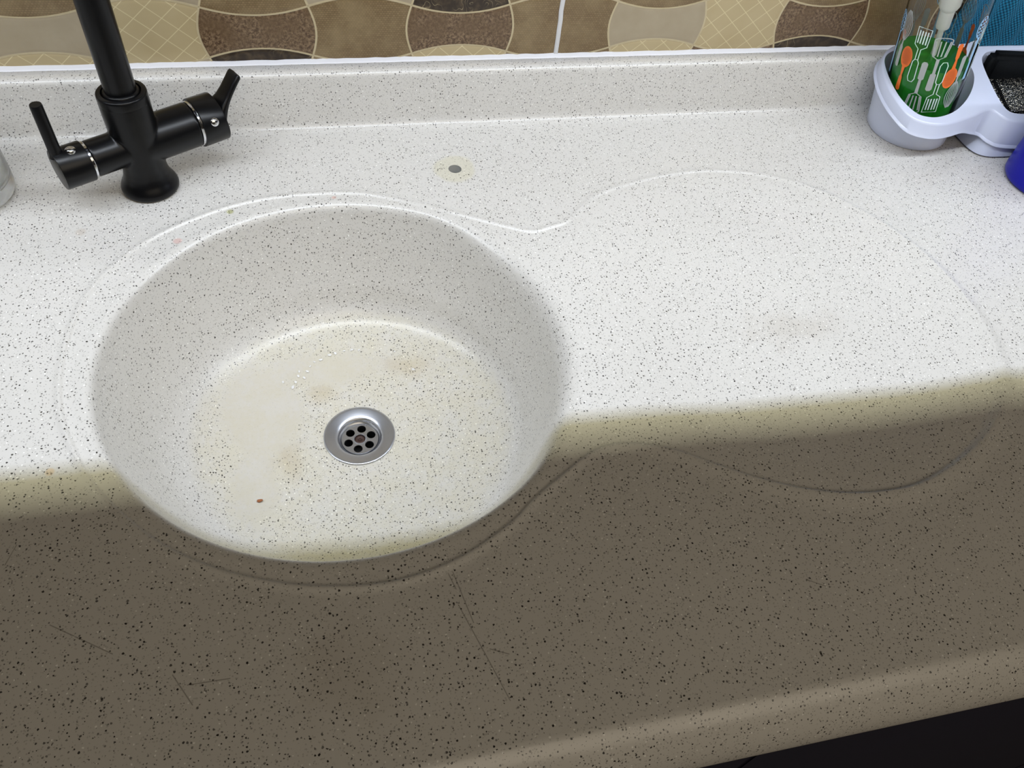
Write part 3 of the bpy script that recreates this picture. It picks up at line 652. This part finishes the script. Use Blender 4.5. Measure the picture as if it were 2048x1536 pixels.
def spatula(u, vb, s, mat=WH, fill=False):
    h = [(u - 0.0058, vb + s * 0.013), (u + 0.0058, vb + s * 0.013), (u + 0.0052, vb - s * 0.006), (u + 0.0012, vb - s * 0.010), (u + 0.0012, vb - s * 0.022)]
    g = [(u - 0.0012, vb - s * 0.022), (u - 0.0012, vb - s * 0.010), (u - 0.0052, vb - s * 0.006), (u - 0.0058, vb + s * 0.013), (u + 0.0058, vb + s * 0.013)]
    ink.stroke(h, 0.0007, mat); ink.stroke(g, 0.0007, mat)
    for k in (-0.0034, -0.0012, 0.0012, 0.0034): ink.stroke([(u + k, vb - s * 0.004), (u + k, vb + s * 0.010)], 0.0011, mat)
    if fill: ink.stroke([(u, vb - s * 0.020), (u, vb - s * 0.026), (u, vb - s * 0.027), (u, vb - s * 0.050)], [0.0022, 0.0022, 0.0044, 0.0048], mat)
    else: ink.loop([(u - 0.0012, vb - s * 0.022), (u - 0.0026, vb - s * 0.025), (u - 0.0030, vb - s * 0.044), (u - 0.0016, vb - s * 0.048), (u + 0.0016, vb - s * 0.048), (u + 0.0030, vb - s * 0.044), (u + 0.0026, vb - s * 0.025), (u + 0.0012, vb - s * 0.022)], 0.0007, mat)
def fan(u, vb, s, mat=GY):
    ink.stroke([(u - 0.0068, vb + s * 0.012), (u - 0.0050, vb - s * 0.006), (u, vb - s * 0.010), (u + 0.0050, vb - s * 0.006), (u + 0.0068, vb + s * 0.012)], 0.0009, mat)
    ink.stroke(el_pts(u, vb + s * 0.012, 0.0068, 0.003 * s, 10, 0, PI), 0.0008, mat)
    for k in (-0.6, -0.2, 0.2, 0.6): ink.stroke([(u + k * 0.0065, vb - s * 0.006), (u + k * 0.0090, vb + s * 0.011)], 0.0010, mat)
    ink.stroke([(u, vb - s * 0.009), (u, vb - s * 0.026), (u, vb - s * 0.027), (u, vb - s * 0.045), (u, vb - s * 0.047)], [0.0026, 0.0022, 0.0046, 0.0050, 0.0024], mat)
def skim(u, vb, s, mat=BLu):
    ink.loop(el_pts(u, vb, 0.0056, 0.0115, 20), 0.0008, mat)
    for i in range(5):
        for k in range(3): ink.ell(u + (k - 1) * 0.0030, vb + (i - 2) * 0.0040, 0.0009, 0.0012, mat)
    ink.stroke([(u, vb - s * 0.011), (u, vb - s * 0.024), (u, vb - s * 0.060)], [0.0028, 0.0024, 0.0036], mat)
k = BR_
seq = [(-1.20, 'skim', 0.118, 1), (-0.87, 'whisk', 0.120, 1), (-0.58, 'spoon', 0.090, 1), (-0.28, 'spat', 0.114, 1), (-0.03, 'fan', 0.045, -1), (0.24, 'fan', 0.106, 1), (0.44, 'spat', 0.045, -1), (0.70, 'spoon', 0.073, -1), (0.93, 'whisk', 0.050, -1), (1.22, 'skim', 0.124, 1),
       (1.50, 'spat', 0.110, 1), (1.80, 'spoon', 0.112, 1), (2.05, 'fan', 0.112, 1), (2.38, 'spoon', 0.060, -1), (2.70, 'whisk', 0.112, 1), (3.05, 'spat', 0.055, -1), (3.40, 'skim', 0.120, 1), (3.75, 'fan', 0.060, -1), (4.05, 'whisk', 0.112, 1), (4.45, 'spoon', 0.08, 1)]
for a, kd, vb, s in seq:
    u = a * k; ink.cu = u
    if kd == 'skim': skim(u, vb, s, BLu)
    elif kd == 'whisk': whisk(u, vb, s)
    elif kd == 'spoon': spoon(u, vb, s)
    elif kd == 'spat': spatula(u, vb, s)
    else: fan(u, vb, s)
ink_o = bobj('printed_pattern', ink.bm, [ORANGE, GREYP, WHITEP, BLUEP], bt, smooth=False)
sl = ink_o.modifiers.new('ink', 'SOLIDIFY'); sl.thickness = 0.0001; sl.offset = 1

# ------------------------------------------------------------------ scourer in the caddy
t = NT('black_glitter_scourer'); dd, cc = t.voro(1300); cs = t.n('ShaderNodeSeparateXYZ'); t.L.new(cc, cs.inputs[0])
gl = t.math('MULTIPLY', t.math('LESS_THAN', dd, 0.42), t.math('GREATER_THAN', cs.outputs[0], 0.72))
t.set(Base_Color=t.mix(gl, (0.003, 0.003, 0.003, 1), (0.95, 0.88, 0.75, 1)), Roughness=0.35, Metallic=t.math('MULTIPLY', gl, 0.6))
dn, _ = t.voro(420); t.bump(dn, 0.9, 0.0012); GLIT = t.m
t = NT('black_foam'); t.set(Base_Color=t.mix(t.noise(700, 2), (0.002, 0.0025, 0.003, 1), (0.006, 0.007, 0.008, 1)), Roughness=0.85); t.bump(t.noise(900, 2), 0.4, 0.0006); t.b.inputs['Specular IOR Level'].default_value = 0.12; FOAM = t.m
sc = empty('scouring_sponge', (0.80, 0.69, 0.006)); tag(sc, 'black sparkly scouring sponge with smooth foam back in the right compartment of the caddy', 'sponge')
def pad(nm, x0, x1, y0, y1, z0, z1, bev, tilt, mat, bumps=0.0, yaw=0.0):
    bm = bmesh.new(); box(bm, x0, x1, y0, y1, z0, z1, bev)
    bmesh.ops.subdivide_edges(bm, edges=bm.edges[:], cuts=3, use_grid_fill=True)
    rn = random.Random(1); c = Vector(((x0 + x1) / 2, (y0 + y1) / 2, (z0 + z1) / 2)); Rm = Matrix.Rotation(yaw, 3, 'Z') @ Matrix.Rotation(tilt, 3, 'X')
    for v in bm.verts:
        v.co = c + Rm @ (v.co - c) + Vector((0, 0, bumps * math.sin(v.co.x * 160) * math.cos(v.co.y * 130)))
    return bobj(nm, bm, mat, sc)
pad('scouring_layer', 0.761, 0.846, 0.660, 0.722, 0.016, 0.0560, 0.007, math.radians(16), GLIT, 0.0012)
pad('foam_layer', 0.764, 0.846, 0.712, 0.7325, 0.014, 0.0840, 0.006, math.radians(-2), FOAM, 0, -0.12)

# ------------------------------------------------------------------ blue bottle, glass jar, cloth
BLUE = simple('royal_blue_plastic', (0.004, 0.005, 0.34, 1), 0.30)
BLUE.node_tree.nodes['Principled BSDF'].inputs['Specular IOR Level'].default_value = 0.25
bl = empty('blue_bottle', (0.7971, 0.5928, 0)); tag(bl, 'royal blue plastic bottle cut off by the right edge beside the caddy', 'bottle')
bm = bmesh.new(); lathe(bm, [(0.0001, 0.0006), (0.038, 0.0004), (0.0430, 0.0012), (0.0452, 0.004), (0.0458, 0.008), (0.0458, 0.105), (0.043, 0.125), (0.032, 0.142), (0.018, 0.150), (0.016, 0.155), (0.016, 0.166), (0.0001, 0.166)], (0.7971, 0.5928, 0), n=72)
bobj('bottle_shell', bm, BLUE, bl)
bm = bmesh.new(); lathe(bm, [(0.0165, 0.160), (0.0180, 0.161), (0.0180, 0.180), (0.016, 0.183), (0.0001, 0.183)], (0.7971, 0.5928, 0), n=40); bobj('cap', bm, CABW, bl)

JX, JY = -0.3225, 0.668
jr = empty('clear_jar', (JX, JY, 0)); tag(jr, 'clear empty jar cut off by the left edge beside the black tap', 'jar')
bm = bmesh.new(); lathe(bm, [(0.0001, 0.0006), (0.030, 0.0004), (0.0365, 0.0014), (0.0388, 0.0045), (0.0396, 0.009), (0.0398, 0.018), (0.0390, 0.060), (0.0375, 0.095), (0.0375, 0.110), (0.0360, 0.110), (0.0360, 0.095), (0.0374, 0.060), (0.0380, 0.022), (0.0370, 0.0165), (0.033, 0.0125), (0.020, 0.0110), (0.0001, 0.0108)], (JX, JY, 0), n=72)
bobj('jar_glass', bm, JARG, jr)

t = NT('teal_microfibre'); sp = t.n('ShaderNodeSeparateXYZ'); t.L.new(t.pos(), sp.inputs[0])
sx = t.math('SINE', t.math('MULTIPLY', sp.outputs[0], 1500.0)); sz = t.math('SINE', t.math('ADD', t.math('MULTIPLY', sp.outputs[2], 1300.0), t.math('MULTIPLY', sp.outputs[0], 250.0)))
wv = t.ramp(t.math('MULTIPLY', sx, sz), -1, 1, 0, 1, False)
t.set(Base_Color=t.mix(wv, (0.001, 0.050, 0.105, 1), (0.004, 0.20, 0.36, 1)), Roughness=0.9); t.bump(wv, 0.8, 0.0012); TEAL = t.m
# cloth lying over the top of the upstand against the tiles
bm = bmesh.new(); rows = []
for i in range(61):
    x = 0.722 + i * 0.0040; rg = []
    for j in range(46):
        s = j / 45; z = 0.0655 + 0.165 * s
        y = 0.7725 - 0.010 * math.sin(PI * min(1, s * 1.0)) - 0.0035 * (1 + math.sin(x * 95 + s * 3)) * (0.35 + 0.65 * s) - 0.002 * math.sin(x * 240 + 5 * s)
        rg.append((x + 0.010 * math.sin(s * 2.2) - 0.012 * s, min(y, 0.7722), z))
    rows.append(rg)
ring_loft(bm, rows, closed=False); cl = bobj('cleaning_cloth', bm, TEAL); sl = cl.modifiers.new('thickness', 'SOLIDIFY'); sl.thickness = 0.0018; sl.offset = 0
tag(cl, 'teal microfibre cloth propped against the tiles behind the caddy', 'cloth')

# ------------------------------------------------------------------ crumbs and water drops
def bowl_z(r): return -0.1300 + 0.0020 * max(0, (r - 0.03) / 0.08) ** 1.5 if r < 0.12 else -0.1262
bm = bmesh.new(); bmesh.ops.create_icosphere(bm, subdivisions=2, radius=1.0)
rn = random.Random(4)
for v in bm.verts: v.co = Vector((v.co.x * 0.0026, v.co.y * 0.0016, v.co.z * 0.0006)) * rn.uniform(0.8, 1.15)
cr = bobj('food_crumb', bm, simple('brown_crumb', rgb(150, 90, 50), 0.7)); cr.location = (-0.0885, 0.3795, -0.1226)
tag(cr, 'small reddish-brown crumb on the bowl floor left of and below the drain', 'crumb')
GLINT_WATER = glass('water', (1, 1, 1, 1), 0.02, 1.33); GLINT_WATER.node_tree.nodes['Principled BSDF'].inputs['Transmission Weight'].default_value = 0.35  # mostly opaque white, so the drops' glints are painted into their colour
rn = random.Random(11)
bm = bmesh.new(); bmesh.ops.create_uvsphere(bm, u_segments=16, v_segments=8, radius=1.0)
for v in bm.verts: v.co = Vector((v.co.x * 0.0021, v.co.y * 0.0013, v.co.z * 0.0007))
drop = bobj('water_drop', bm, GLINT_WATER)
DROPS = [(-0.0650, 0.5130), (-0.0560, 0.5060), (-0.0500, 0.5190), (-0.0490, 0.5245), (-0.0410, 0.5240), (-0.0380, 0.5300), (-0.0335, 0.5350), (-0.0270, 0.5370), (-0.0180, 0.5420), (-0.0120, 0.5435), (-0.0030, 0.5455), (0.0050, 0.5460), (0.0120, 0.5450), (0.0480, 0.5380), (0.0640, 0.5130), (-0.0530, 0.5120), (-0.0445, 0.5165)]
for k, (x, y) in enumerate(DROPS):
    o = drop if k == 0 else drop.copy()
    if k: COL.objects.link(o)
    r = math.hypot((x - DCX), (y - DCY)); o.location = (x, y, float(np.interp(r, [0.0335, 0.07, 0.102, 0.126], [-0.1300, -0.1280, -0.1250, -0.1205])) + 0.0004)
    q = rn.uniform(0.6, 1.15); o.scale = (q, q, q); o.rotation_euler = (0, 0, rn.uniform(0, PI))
    tag(o, 'tiny water drop with a glint put into its white colour, beaded on the bowl floor behind the drain', 'water drop', 'water drops on the bowl floor')
